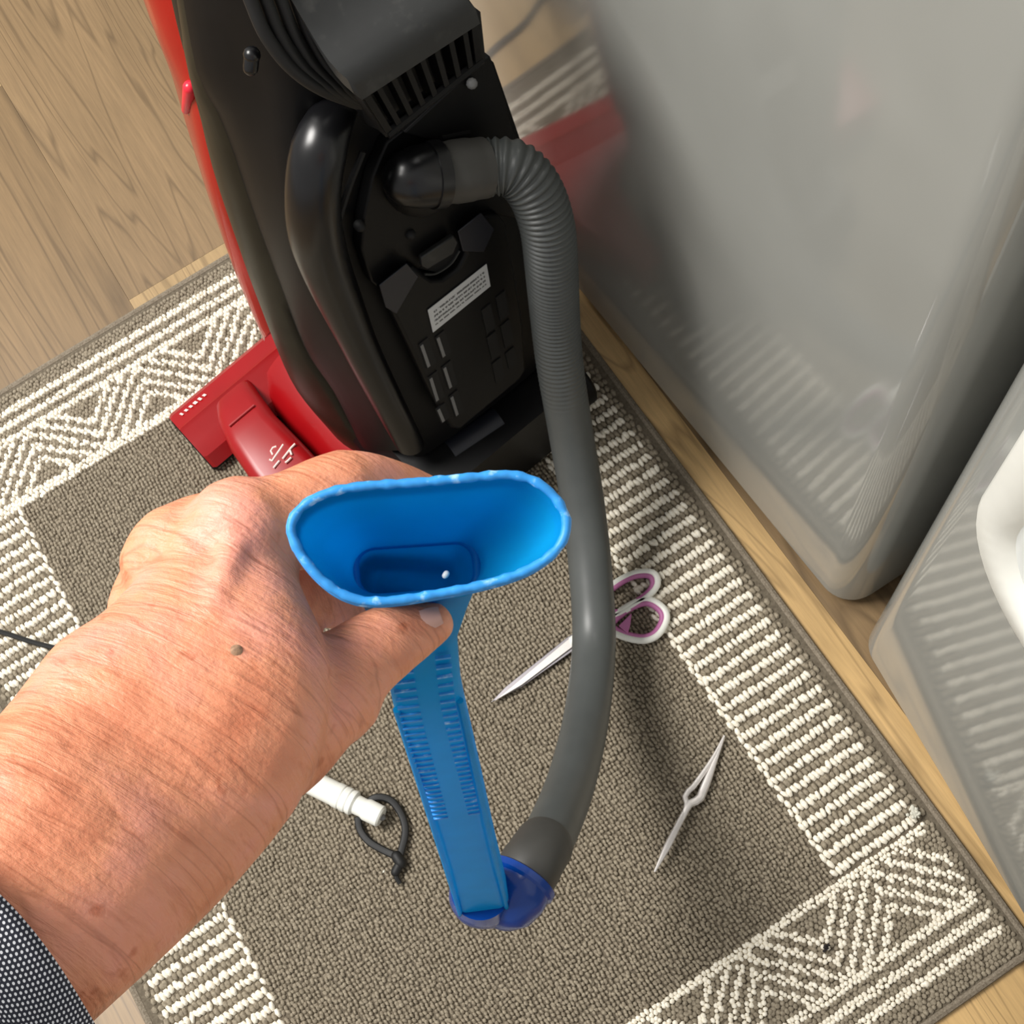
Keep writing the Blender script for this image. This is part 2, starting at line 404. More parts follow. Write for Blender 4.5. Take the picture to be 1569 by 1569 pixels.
# ------------------------------------------------------------------ the two grey boxes beside the rug
def rrect(x0, x1, y0, y1, r, z, n=7):
    out = []
    for cx, cy, a0 in ((x1 - r, y1 - r, 0), (x0 + r, y1 - r, 90), (x0 + r, y0 + r, 180), (x1 - r, y0 + r, 270)):
        for a in np.linspace(a0, a0 + 90, n): out.append((cx + r * math.cos(math.radians(a)), cy + r * math.sin(math.radians(a)), z))
    return np.array(out)
def slant(V, ang, c):     # the long faces run at a small angle to the rug edge
    V = np.array(V, float); V[:, 0] -= (V[:, 1] - c[1]) * math.tan(ang); return V
def grey_box(name, x0, x1, y0, y1, r, H, ang, pivot, taper):
    root = empty(name, ((x0 + x1) / 2, (y0 + y1) / 2, 0))
    rings = []
    for z, ins in [(.009, .0035), (.0122, .0006), (.0135, 0), (.0145, 0)] + [(z_, taper * z_ / H) for z_ in list(np.arange(.05, H - .04, .05)) + [H - .03, H - .02, H - .0195]] + [(H - .006, .004 + taper), (H, .012 + taper)]:
        rings.append(rrect(x0 + ins, x1 - ins, y0 + ins, y1 - ins, r, z, 10))
    v, f = loft(rings); obj('body', (slant(v, ang, pivot), f), MAT['bin'], root, angle=30)
    pl_ = [rrect(x0 + .011, x1 - .011, y0 + .011, y1 - .011, r * .7, z, 10) for z in (.0, .0095)]
    v, f = loft(pl_); obj('undercut_shade', (slant(v, ang, pivot), f), MAT['black_matte'], root, angle=30)  # black block put in as the dark shadow gap under the box
    return root
PV1 = np.array([.634, -.4])
b1 = grey_box('storage_box', .630, 1.13, -.600, .03, .026, .80, math.radians(2.2), PV1, 0.004)
tag(b1, 'tall glossy grey plastic box behind the vacuum hose, without any opening', 'box')
PV2 = np.array([.636, -.63])
b2 = grey_box('storage_box', .634, 1.13, -1.25, -.622, .022, .80, math.radians(-6.6), PV2, 0.002)
tag(b2, 'glossy grey plastic box with a white framed rounded opening at right edge', 'box')
# the white rounded frame set into the face of the second box
def face2(y, z, out):
    p = slant(np.array([[.634 - out, y, z]]), math.radians(-6.6), PV2)[0]; return p
def rframe(y0, y1, z0, z1, r, out, n=10):
    o = []
    for cy, cz, a0 in ((y1 - r, z1 - r, 0), (y0 + r, z1 - r, 90), (y0 + r, z0 + r, 180), (y1 - r, z0 + r, 270)):
        for a in np.linspace(a0, a0 + 90, n):
            o.append(face2(cy + r * math.cos(math.radians(a)), cz + r * math.sin(math.radians(a)), out))
    return np.array(o)
Y0, Y1, Z0, Z1 = -1.02, -.652, .358, .74
frame = loft([rframe(Y0, Y1, Z0, Z1, .065, -.002), rframe(Y0, Y1, Z0, Z1, .065, .006), rframe(Y0 + .003, Y1 - .003, Z0 + .003, Z1 - .003, .063, .009),
              rframe(Y0 + .02, Y1 - .02, Z0 + .02, Z1 - .02, .05, .008), rframe(Y0 + .026, Y1 - .026, Z0 + .026, Z1 - .026, .045, .001)], caps=False)
obj('opening_frame', frame, MAT['white'], b2, angle=50)
obj('opening_panel', prism(rframe(Y0 + .024, Y1 - .024, Z0 + .024, Z1 - .024, .046, .0015), face2(0, 0, -.001) - face2(0, 0, 0)), plastic('pale_grey_panel', (222, 225, 222), .35, .04), b2)
# ------------------------------------------------------------------ vacuum cleaner
AN, LE = math.radians(8), math.radians(-8)
VW = np.array([math.cos(AN), math.sin(AN), 0]); VF = np.array([-math.sin(AN), math.cos(AN), 0])
VA = np.array([0, 0, math.cos(LE)]) - math.sin(LE) * VF
VN = -math.cos(LE) * VF - np.array([0, 0, math.sin(LE)])
VO = np.array([.477, -.341, 0.0])
vac = empty('vacuum_cleaner', (.45, -.24, .008))
tag(vac, 'upright black and red vacuum cleaner with a ribbed grey hose standing on the rug', 'vacuum cleaner')
def L(px, py, d=0.0):
    r = RW.T @ np.array([px - CPX, py - CPX, FPX]); s = ((VO + d * VN - CAM) @ VN) / (r @ VN); X = CAM + s * r - VO
    return np.array([X @ VW, X @ VN, X @ VA])
def W(l): l = np.atleast_2d(l); return VO + l[:, :1] * VW + l[:, 1:2] * VN + l[:, 2:3] * VA
def V(px, py, d=0.0): return W(L(px, py, d))[0]
def Lc(pts, d, n=26): return cr(np.array([L(x, y, d) for x, y in pts]), n)
NR = 30
cA = Lc([(196, -110), (212, -60), (230, 0), (255, 80), (280, 150), (300, 230), (330, 330), (365, 430), (405, 520)], -.15, NR)
cB = Lc([(252, -110), (262, -60), (275, 0), (287, 60), (302, 126), (306, 168), (325, 256), (360, 363), (394, 459), (413, 509)], -.125, NR)
cB2 = Lc([(262, -110), (270, -60), (280, 0), (290, 60), (303, 128), (307, 168), (326, 256), (361, 363), (395, 459), (450, 590), (508, 660), (530, 684)], -.115, NR)
cC = Lc([(262, -112), (270, -62), (281, 0), (291, 60), (306, 124), (333, 172), (356, 230), (384, 314), (422, 417), (468, 535), (512, 602), (552, 683)], -.075, NR)
cD = Lc([(330, -110), (342, -50), (352, 0), (372, 70), (395, 150), (408, 230), (424, 320), (452, 420), (500, 520), (545, 600), (590, 690)], -.035, NR)
cE = Lc([(400, -110), (412, -50), (420, 0), (436, 70), (452, 150), (462, 230), (474, 320), (500, 410), (540, 500), (580, 590), (625, 690)], -.012, NR)
cF = Lc([(470, -110), (490, -40), (505, 20), (525, 100), (545, 180), (556, 250), (560, 330), (572, 420), (600, 520), (630, 600), (662, 690)], -.006, NR)
def col(s, d, hs): return np.stack([np.full(len(hs), s), np.full(len(hs), d), hs], 1) if np.isscalar(s) else np.stack([s, np.full(len(hs), d), hs], 1)
hF = cF[:, 2]
tt = np.linspace(0, 1, NR)
sR = np.interp(tt, [0, .3, .5, .8, 1], [.088, .094, .098, .092, .084])
cG = np.stack([sR - .012, np.full(NR, -.004), hF], 1)
cH = np.stack([sR, np.full(NR, -.03), hF], 1)
cI = np.stack([sR, np.full(NR, -.10), np.maximum(hF, .03)], 1)
cJ = np.stack([sR * .5, np.full(NR, -.125), np.maximum(hF, .03)], 1)
cK = np.stack([cC[:, 0] * .6, np.full(NR, -.115), cC[:, 2]], 1)
def shell(curves, name, mat, m=4, closed=True, parent=vac):
    C_ = np.stack(curves, 1)                       # rows x curves x 3
    rings = []
    for row in C_:
        R_ = np.vstack([row, row[:1]]) if closed else row
        pts = []
        k = len(row)
        for i in range(k if closed else k - 1):
            p0, p1, p2, p3 = (row[(i - 1) % k], row[i], row[(i + 1) % k], row[(i + 2) % k]) if closed else (row[max(i - 1, 0)], row[i], row[i + 1], row[min(i + 2, k - 1)])
            for t in np.linspace(0, 1, m, endpoint=False):
                pts.append(.5 * ((2 * p1) + (-p0 + p2) * t + (2 * p0 - 5 * p1 + 4 * p2 - p3) * t * t + (-p0 + 3 * p1 - 3 * p2 + p3) * t ** 3))
        rings.append(W(np.array(pts)))
    return obj(name, loft(rings), mat, parent, angle=60)
shell([cC, cD, cE, cF, cG, cH, cI, cJ, cK], 'body_shell', MAT['black'])
# smoky trim along the side, red cup in front of it
cB3 = cB2 + np.array([.012, -.01, 0]); cC3 = cC + np.array([.012, -.014, 0])
shell([cB2, .5 * (cB2 + cC) + np.array([-.006, .002, 0]), cC, cC3, cB3], 'side_trim', MAT['olive'], m=3)
hA = cA[:, 2]
shell([cB, cA, np.stack([cA[:, 0] * .75, np.full(NR, -.185), hA], 1), np.stack([cA[:, 0] * 0, np.full(NR, -.2), hA], 1), np.stack([sR * .7, np.full(NR, -.185), hA], 1),
       np.stack([sR * .95, np.full(NR, -.145), hA], 1), np.stack([sR * .8, np.full(NR, -.115), hA], 1), np.stack([cB[:, 0] * .6, np.full(NR, -.115), cB[:, 2]], 1)], 'dust_cup', MAT['red_clear'], m=3)
# pink-red tip of the trim
obj('trim_tip', capsule(V(291, 134, -.128), V(285, 168, -.146), .0046, .003), plastic('bright_red_plastic', (225, 40, 60), .3), vac)
# handle stem going up, above the view
top = W(np.array([[.035, -.07, cF[0, 2] - .01]]))[0]
obj('handle', tube(cr([top, top + VA * .10, top + VA * .25 - VN * .01, top + VA * .36 + VN * .01, top + VA * .40 + VN * .06], 24), [.017] * 14 + [.015] * 10, 16), MAT['black'], vac)

# big air duct on the left of the back
dpts = [V(522, 158, -.012), V(498, 200, .004), V(482, 262, .008), V(480, 330, .006), V(492, 390, .000), V(520, 460, -.006), V(566, 560, -.008), V(628, 680, -.010)]
dp = cr(dpts, 40)
obj('air_duct', tube(dp, np.interp(np.linspace(0, 1, 40), [0, .1, .3, .45, .6, 1], [.011, .0165, .018, .0165, .014, .012]), 20, flat=.85), MAT['black_gloss'], vac)
obj('duct_seam', tube(cr([V(556, 232, .004), V(530, 300, .006), V(515, 365, .006), V(526, 430, .003), V(560, 520, .000), V(610, 640, -.002)], 30), .0022, 8), MAT['black_matte'], vac)
# back plate around the hose port
plate = [(578, 205), (556, 258), (543, 320), (540, 370), (556, 420), (578, 437), (632, 398), (706, 346), (752, 318), (800, 330), (806, 262), (786, 208), (742, 82), (660, 140)]
obj('back_plate', prism([V(x, y, -.006) for x, y in plate], VN * .010), MAT['black'], vac, bevel=.0015)
obj('screw_hole_shade', capsule(V(550, 345, .003), V(550, 345, .003) + VN * .0012, .0036, n=12), MAT['black_matte'], vac)  # solid black dots in place of the shade inside the screw holes
obj('screw_hole_shade', capsule(V(627, 357, .003), V(627, 357, .003) + VN * .0012, .0036, n=12), MAT['black_matte'], vac)
# right-hand bracket with hole
obj('side_bracket', prism([V(x, y, .004) for x, y in [(700, 112), (742, 78), (757, 116), (784, 207), (742, 214), (690, 214), (640, 205), (610, 196)]], VN * .006), MAT['black'], vac, bevel=.0012)
obj('bracket_slot_shade', prism([V(x, y, .0095) for x, y in [(676, 207), (718, 198), (720, 203), (678, 212)]], VN * .0008), MAT['black_matte'], vac, smooth=False)  # black strip painting the shade of the slot
obj('bracket_bolt', capsule(V(723, 128, .0108), V(723, 128, .013), .0035, n=10), MAT['grey_light'], vac)
# hose elbow
el0, el1 = V(634, 272, .020), V(742, 257, .030)
ax = unit(el1 - el0)
prof = [(-.0195, .003), (-.017, .0095), (-.010, .0158), (0, .0185), (.010, .0192), (.0102, .0205), (.018, .0205), (.0185, .0195)]
obj('hose_elbow', tube(np.array([el0 + ax * a for a, _ in prof]), [r for _, r in prof], 28), MAT['black_gloss'], vac, angle=30)
obj('port_collar', tube(np.array([V(640, 274, .002), V(640, 274, .012), V(640, 274, .018)]), [.0235, .0225, .017], 28), MAT['black'], vac, angle=30)
# filter door
door = [(573, 433), (622, 396), (636, 408), (650, 418), (668, 417), (690, 402), (702, 380), (697, 350), (735, 320), (752, 318), (764, 334), (776, 400), (790, 480), (796, 556), (786, 572), (694, 648), (682, 646), (650, 592), (616, 520)]
fd = obj('filter_door', prism([V(x, y, .002) for x, y in door], VN * .009), MAT['black'], vac, bevel=.0025, seg=3)
obj('door_pad', prism([V(x, y, .0113) for x, y in [(580, 436), (622, 402), (640, 422), (606, 480), (590, 470)]], VN * .0012), MAT['navy'], fd, bevel=.0008)
obj('door_pad', prism([V(x, y, .0113) for x, y in [(700, 353), (736, 325), (756, 350), (740, 385), (708, 384)]], VN * .0012), MAT['navy'], fd, bevel=.0008)
obj('latch_tab', prism([V(x, y, .008) for x, y in [(640, 390), (690, 356), (697, 366), (690, 384), (650, 408), (642, 404)]], VN * .004), MAT['charcoal'], vac, bevel=.001)
obj('latch_recess', prism([V(x, y, .0025) for x, y in [(626, 396), (700, 350), (704, 380), (690, 402), (668, 416), (640, 410)]], VN * .0008), MAT['black_matte'], vac, smooth=False)
rim_pts = [V(x, y, .0113) for x, y in [(651, 420), (668, 419), (691, 404), (704, 384)]]
obj('recess_edge', tube(cr(rim_pts, 12), .0009, 6), MAT['charcoal'], fd)
# label with print
LBd = .0116
lab = [V(x, y, LBd) for x, y in [(663, 509), (655, 475), (745, 404), (751, 438)]]
v_, f_ = prism(lab, VN * .0005)
lo = obj('warning_label', (v_, f_), label_material(), fd, smooth=False, fixn=False)
uvl = lo.data.uv_layers.new(name='UVMap'); uvc = [(0, 0), (0, 1), (1, 1), (1, 0)]
for pl in lo.data.polygons:
    for li in pl.loop_indices: uvl.data[li].uv = uvc[lo.data.loops[li].vertex_index % 4]
# vent slots: raised black bars painted as recess shade, grey bars as lit edges
slots = [((648, 522), (661, 560)), ((662, 573), (674, 612)), ((674, 622), (683, 643)), ((673, 511), (684, 544)), ((683, 557), (694, 592)), ((694, 602), (704, 634)),
         ((744, 470), (752, 506)), ((752, 512), (760, 546)), ((760, 552), (766, 582)), ((766, 450), (773, 486)), ((773, 494), (780, 528)), ((780, 536), (786, 560))]
for i, ((xa, ya), (xb, yb)) in enumerate(slots):
    p, q = V(xa, ya, LBd - .0004), V(xb, yb, LBd - .0004); m_ = (p + q) / 2; h = (q - p) / 2
    o = obj('vent_slot_shade', box(m_, VW * .0042, h, VN * .0006), MAT['black_matte'], fd, smooth=False)
    if i < 6: obj('slot_lit_edge', box(m_ - VW * .0024 + VN * .0006, VW * .0012, h * .86, VN * .0006), MAT['grey_light'], o, smooth=False)
# cord hood with grille
NS = 14
pl = cr([V(395, -90, .0), V(470, 40, .030), V(503, 92, .046), V(528, 118, .056), V(546, 132, .058)], NS)
pr = cr([V(600, -190, .0), V(668, -80, .030), V(694, -36, .046), V(714, -4, .056), V(729, 14, .058)], NS)
S_ = 12
topg = np.array([pl * (1 - t) + pr * t for t in np.linspace(0, 1, S_)])          # S x NS x 3
inn = topg - VA * .010
v_ = np.vstack([topg.reshape(-1, 3), inn.reshape(-1, 3)]); nA = S_ * NS
gf = grid_faces(S_, NS); f_ = gf + [tuple(i + nA for i in q[::-1]) for q in gf]
for j in range(NS - 1):
    f_ += [(j, j + 1, nA + j + 1, nA + j), ((S_ - 1) * NS + j, nA + (S_ - 1) * NS + j, nA + (S_ - 1) * NS + j + 1, (S_ - 1) * NS + j + 1)]
for i in range(S_ - 1):
    f_ += [(i * NS, nA + i * NS, nA + (i + 1) * NS, (i + 1) * NS), (i * NS + NS - 1, (i + 1) * NS + NS - 1, nA + (i + 1) * NS + NS - 1, nA + i * NS + NS - 1)]
hood = obj('cord_hood', (v_, f_), MAT['charcoal'], vac, angle=50)
gt0, gt1, gb0, gb1 = V(548, 136, .052), V(729, 18, .052), V(592, 205, .046), V(737, 90, .046)
obj('grille_backing', prism([gt0 - VN * .012, gt1 - VN * .012, gb1 - VN * .012, gb0 - VN * .012], VN * .004), MAT['black_matte'], hood, smooth=False)
for k in range(9):
    t = k / 8
    a_, b_ = gt0 * (1 - t) + gt1 * t, gb0 * (1 - t) + gb1 * t
    obj('grille_rib', box((a_ + b_) / 2 - VN * .004, VW * .0016, (b_ - a_) / 2, VN * .006), MAT['black'], hood, smooth=False)
obj('grille_sill', tube(np.array([gb0, gb1]), .0032, 8), MAT['black'], hood)
obj('hood_side', prism([V(500, 95, .040), V(546, 132, .056), V(592, 205, .050), V(560, 190, .006), V(470, 60, .002)], VW * .004), MAT['black'], hood)
obj('hood_side', prism([V(690, -40, .040), V(729, 14, .056), V(738, 90, .050), V(720, 92, .006), V(660, -60, .002)], -VW * .004), MAT['black'], hood)
# cord wound below the hood
for k in range(4):
    o_ = k * 23
    obj('cord_loop', tube(cr([V(362 + o_, -60, .012), V(384 + o_, 0, .018), V(408 + o_ * .95, 55, .024), V(446 + o_ * .8, 104, .030), V(492 + o_ * .55, 136, .034), V(548 + o_ * .3, 158, .030)], 30), .0036, 10), MAT['cord'], vac)
obj('cord_hook', join(capsule(V(386, 84, -.012), V(386, 84, .012), .0045, n=12), capsule(V(386, 84, .012), V(384, 104, .012), .004, n=12)), MAT['black_gloss'], vac)
# dusty lower parts: base housing, axle bar, wheels, pedal
hb = lambda x, y, z: np.array([x, y, z])
def lw(s, f, z): return VO + s * VW + f * VF + np.array([0, 0, z])
base_rings = []
for z, g in ((.016, .0), (.03, .006), (.07, .004), (.10, -.012)):
    q = rrect(-.085 - g, .085 + g, -.012, .16, .03, 0, 6); base_rings.append(np.array([lw(a, b, z) for a, b, _ in q]))
obj('base_housing', loft(base_rings), MAT['black'], vac, angle=40)
obj('rear_bar', tube(np.array([at_z(700, 722, .075), at_z(770, 664, .075)]), [.0075, .0075], 10, flat=.6), MAT['charcoal'], vac)
obj('rear_bar', tube(np.array([at_z(690, 690, .095), at_z(765, 640, .095)]), [.012, .012], 12, flat=.7), MAT['navy'], vac)
obj('release_pedal', prism([at_z(x, y, .060) for x, y in [(768, 642), (800, 622), (802, 640), (792, 672), (776, 676)]], (0, 0, .012)), MAT['navy'], vac, bevel=.002)
obj('rear_clip', tube(np.array([at_z(796, 612, .085), at_z(812, 597, .085)]), [.004, .004], 8), MAT['grey_light'], vac)
for s in (-.078, .088):
    c0 = lw(s - .011, .018, .036); c1 = lw(s + .011, .018, .036)
    wv, wf = tube(np.array([c0, c0 + VW * .003, c1 - VW * .003, c1]), [.022, .026, .026, .022], 24)
    wo = obj('wheel', (wv, wf), MAT['black'], vac, angle=30)
# ---- red floor head
def hp(px, py, z): return at_z(px, py, z)
fl = hp(258, 634, .036); fr_dir = unit(hp(412, 506, .036) - fl); bk = np.array([fr_dir[1], -fr_dir[0], 0])   # back direction
LENH = .355
def hd(s, b, z): return fl * np.array([1, 1, 0]) + fr_dir * s + bk * b + np.array([0, 0, z])
prof = [(-.004, .016), (-.002, .030), (.004, .036), (.020, .040), (.0235, .043), (.027, .041), (.040, .037), (.054, .030), (.062, .018), (.058, .013), (.0, .0125)]
rings = []
for s, k in ((-.002, .93), (.001, 1.0), (.02, 1), (LENH - .03, 1), (LENH - .003, 1.0), (LENH, .93)):
    rings.append(np.array([hd(s, .028 + (b - .028) * k, z) for b, z in prof]))
obj('brush_head', loft(rings), MAT['red'], vac, angle=28)
obj('head_skirt', prism([hd(a, b, .0098) for a, b in ((-.003, -.006), (LENH + .003, -.006), (LENH + .003, .060), (-.003, .060))], (0, 0, .006)), MAT['black'], vac, bevel=.002)
# neck of the head, with a rounded motor dome next to it
def neck_ring(b, s0, s1, zt, zb=.016, r=.012):
    out = []
    for cs, cz, a0 in ((s1 - r, zt - r, 0), (s0 + r, zt - r, 90)):
        for a in np.linspace(a0, a0 + 90, 6): out.append(hd(cs + r * math.cos(math.radians(a)), b, cz + r * math.sin(math.radians(a))))
    out.append(hd(s0, b, zb)); out.append(hd(s1, b, zb)); return np.array(out)
obj('head_neck', loft([neck_ring(.028, .034, .074, .046), neck_ring(.045, .027, .071, .055), neck_ring(.075, .019, .068, .058), neck_ring(.110, .015, .069, .058), neck_ring(.165, .012, .070, .05)]), MAT['red'], vac, angle=45)
dome = []
for b, rr in ((.030, .03), (.034, .040), (.050, .046), (.09, .048), (.14, .048), (.17, .040)):
    a = np.linspace(0, np.pi, 18)
    dome.append(np.array([hd(.118 + rr * math.cos(q), b, .014 + (rr * .92) * math.sin(q)) for q in a]))
obj('motor_dome', loft(dome), MAT['red'], vac, angle=45)
obj('head_bridge', loft([neck_ring(.055, .2, .345, .05), neck_ring(.12, .2, .335, .055), neck_ring(.19, .2, .30, .05)]), MAT['red'], vac, angle=45)
obj('neck_ridge', tube(np.array([hd(.032, .061, .0575), hd(.060, .061, .0575)]), .0012, 6), MAT['red'], vac)
# printed marks: a short line of small letters on the front, a two-line script on the neck
for k, (w_, h_) in enumerate([(.0012, .0026), (.0016, .0022), (.0016, .0022), (.0020, .0026), (.0016, .0028), (.0016, .0022)]):
    c = hd(.0085 + k * .0052, .0105, .0387)
    obj('front_lettering', box(c, fr_dir * w_ * .8, bk * h_ * .55 + fr_dir * .0006, (0, 0, .0003)), MAT['white_print'], vac, smooth=False)
def nk(px, py): return at_z(px, py, .0578)
script = [[(423.5, 684), (418, 686), (415, 691), (418, 697)], [(434, 681), (428, 690), (421, 700), (417, 706), (413, 704)],
          [(452, 680), (446, 686), (440, 694), (433, 703)], [(444, 689), (447, 697)], [(446, 701), (441, 706), (437, 709)], [(428, 706), (423, 712), (419, 717)]]
for st in script:
    obj('neck_lettering', tube(np.array([nk(*q) for q in st]), .0010, 6), MAT['white_print'], vac)
# ---- hose
hpts = [el0 + ax * .017, el1 + ax * .002]
HZ = float(el1[2])
hpath = [(786, 258, HZ - .004), (818, 290, HZ - .018), (838, 345, HZ - .045), (845, 410, HZ - .085), (850, 480, .250), (858, 560, .200), (876, 670, .140), (894, 780, .095), (906, 890, .070), (910, 990, .062), (899, 1095, .090), (876, 1195, .145), (846, 1272, .200), (822, 1312, .225)]
zs = [at_z(x, y, z) for x, y, z in hpath]
HE = at_d(800, 1348, .862)
full = cr([el1 - ax * .010, el1 + ax * .002] + zs + [HE], 1500)
s_ = np.r_[0, np.cumsum(np.linalg.norm(np.diff(full, axis=0), axis=1))]
amp = np.interp(s_, [0, .12, .19, .26, 2], [.0009, .0009, .0005, .0, .0])
rad = .0172 + amp * np.sin(2 * np.pi * s_ / .0043)
i0 = np.searchsorted(s_, s_[-1] - .034)
obj('hose', tube(full[:i0 + 4], rad[:i0 + 4], 28), MAT['hose'], vac, angle=0)
cuff = cr(full[i0:], 12)
obj('hose_cuff', tube(cuff, [.0185, .019, .019, .019, .0192, .0192, .0192, .0198, .0198, .0198, .0196, .019], 28), MAT['hose_cuff'], vac, angle=30)
obj('port_cuff', tube(cr([el0 + ax * .016, (el0 + el1) / 2 + ax * .004, el1], 10), [.0186] * 3 + [.0192] * 4 + [.0186] * 3, 28), MAT['hose_cuff'], vac, angle=30)

obj('power_cord', tube(cr([(.60, .022, .004), (.54, .046, .004), (.49, .052, .004), (.45, .066, .004), (.445, .05, .02), (.455, -.02, .06), (.465, -.09, .09)], 40), .003, 8), MAT['cord'], vac)

# ------------------------------------------------------------------ blue hose tool
tool = empty('hose_tool', HE)
tag(tool, 'bright blue flat hose tool with flared oval mouth held in the hand', 'vacuum tool')
def rring(c, xw, yw, hw, hh, r, n=9):
    """rounded rectangle ring round c spanned by unit vectors xw, yw"""
    r = min(r, hw * .999, hh * .999); o = []
    for sx, sy, a0 in ((1, 1, 0), (-1, 1, 90), (-1, -1, 180), (1, -1, 270)):
        for a in np.linspace(a0, a0 + 90, n):
            o.append(c + xw * (sx * (hw - r) + r * math.cos(math.radians(a))) + yw * (sy * (hh - r) + r * math.sin(math.radians(a))))
        if a0 in (0, 180):      # points along the long straight sides
            for t in np.linspace(0, 1, 10)[1:-1]: o.append(c + yw * sy * hh + xw * sx * (hw - r) * (1 - 2 * t))
    return np.array(o)
def imgdir(ang):      # direction across the tool, ang degrees anticlockwise from the picture's right
    return unit(EX * math.cos(math.radians(ang)) - EY * math.sin(math.radians(ang)))
Rm = at_d(659, 826, .348)
wax = imgdir(5.5); fwd = unit(at_d(640, 960, .47) - Rm)
xw = unit(wax - fwd * (wax @ fwd)); 
# mouth plane leans a little towards the viewer
yw_m = unit(np.cross(EZ, wax)); 
if yw_m @ EY < 0: yw_m = -yw_m
k_ = FPX / .348
outer = [(Rm, 217 / k_, 99 / k_), (Rm + fwd * .004, 214 / k_, 97 / k_)]
cen = [(at_d(656, 836, .358), 196 * .358 / FPX, 86 * .358 / FPX), (at_d(649, 850, .370), 160 * .37 / FPX, 68 * .37 / FPX), (at_d(641, 864, .382), 116 * .382 / FPX, 50 * .382 / FPX), (at_d(638, 880, .400), 96 * .4 / FPX, 42 * .4 / FPX), (at_d(637, 910, .430), .0162, .0088), (at_d(640, 955, .470), .0134, .0095)]
secs = [(c, a, b, xw, yw_m) for c, a, b in outer + cen]
wand = cr(np.array([np.r_[at_d(640, 955, .470), .0134], np.r_[at_d(652, 1045, .510), .0132], np.r_[at_d(668, 1110, .555), .0137], np.r_[at_d(692, 1200, .64), .0146], np.r_[at_d(716, 1290, .745), .0153], np.r_[at_d(737, 1366, .845), .0162]]), 18)
wd = unit(wand[-1][:3] - wand[0][:3])
for q in wand[1:]:
    xx = unit(imgdir(9) - wd * (imgdir(9) @ wd)); yy = np.cross(wd, xx)
    if yy @ yw_m < 0: yy = -yy
    secs.append((q[:3], q[3], .0098 + (q[3] - .0132) * .9, xx, yy))
RIMPX = np.array([(441, 825), (447, 797), (470, 772), (510, 753), (560, 743), (640, 735), (720, 725), (780, 718), (820, 724), (852, 745), (872, 775), (876, 800), (866, 828), (840, 855), (800, 878), (740, 898), (680, 912), (620, 924), (580, 929), (548, 928), (516, 917), (486, 894), (460, 862)], float)
rim3 = np.array([at_d(x, y, .348) for x, y in RIMPX]); rim3 = cr(np.vstack([rim3, rim3[:1]]), 240)[:-1]
def rim_ring(c, a, b, X_, Y_):
    base = rring(Rm, xw, yw_m, 217 / k_, 99 / k_, 99 / k_ * .97) - Rm
    ang = np.arctan2(base @ yw_m / 99, base @ xw / 217)
    q = rim3 - Rm; qa = np.arctan2(q @ yw_m / 99, q @ xw / 217); out = []
    o_ = np.argsort(qa); qx, qy, qs = (q @ xw)[o_], (q @ yw_m)[o_], qa[o_]
    for g in ang:
        out.append(c + X_ * np.interp(g, qs, qx, period=2 * np.pi) * a / (217 / k_) + Y_ * np.interp(g, qs, qy, period=2 * np.pi) * b / (99 / k_))
    return np.array(out)
RB = [0, 0, .1, .45, .85, 1]
def sec_ring(i, c, a, b, X_, Y_, rr):
    q = rring(c, X_, Y_, a, b, rr)
    if i < 5: q = q * RB[i] + rim_ring(c, a, b, X_, Y_) * (1 - RB[i])
    return q
rng_r = [sec_ring(i, c, a, b, X_, Y_, b * .97 if i < 6 else min(a, b) * .55) for i, (c, a, b, X_, Y_) in enumerate(secs)]
TH = .0016
inner = [sec_ring(i, c, X_=X_, Y_=Y_, a=a - TH, b=b - TH, rr= (b - TH) * (.97 if i < 6 else .55)) for i, (c, a, b, X_, Y_) in enumerate(secs[:8])]
rim_in = inner[0]
v_, f_ = loft(inner[::-1] + rng_r, caps=True)
obj('nozzle_body', (v_, f_), MAT['blue'], tool, angle=45)
# scuffed rim bead and inner ledge
ringp = .5 * (rng_r[0] + rim_in)
obj('mouth_rim', ctube(ringp, .0013 + .00022 * np.sin(np.arange(120) * 1.7) * np.sin(np.arange(120) * .37), 8, fwd), MAT['blue_rim'], tool, angle=0)
for dd, rr_ in ((.0030, .0010), (.0055, .0009), (.0080, .0009)):
    p_ = rng_r[0] * (1 - dd / .014) + rng_r[2] * dd / .014
    obj('layer_ridge', ctube(p_, rr_, 6, fwd), MAT['blue_rim'], tool, angle=0)
led = rring(at_d(638, 872, .392), xw, yw_m, .0178, .0078, .006); 
obj('inner_ledge', ctube(led, .0014, 8, fwd, 80), MAT['blue'], tool, angle=0)
obj('mouth_chip', capsule(at_d(682, 882, .372), at_d(684, 879, .372), .0009), MAT['white'], tool)
# grip ribs on the two sides of the wand face
front = -np.cross(wd, xx); 
if front @ EZ > 0: front = -front
nrib = 28
for k in range(nrib):
    t = .02 + .50 * k / nrib
    i = t * (len(wand) - 1); i0_ = int(i); fr_ = i - i0_; q = wand[i0_] * (1 - fr_) + wand[i0_ + 1] * fr_
    hh = .0098 + (q[3] - .0132) * .9
    for sx in (-1, 1):
        c = q[:3] + front * (hh + .0001) + xx * sx * (q[3] * .56)
        obj('grip_rib', box(c, xx * (.0040 if sx < 0 else .0028), wd * .0007, front * .0006), MAT['blue_rim'], tool, smooth=False)
for sx in (-1, 1):
    e0 = wand[2][:3] + front * .0088 + xx * sx * (wand[2][3] - .0012); e1 = wand[-1][:3] + front * .0118 + xx * sx * (wand[-1][3] - .0022)
    obj('edge_bead', tube(np.array([e0, e1]), .0014, 8), MAT['blue_rim'] if False else MAT['blue'], tool)
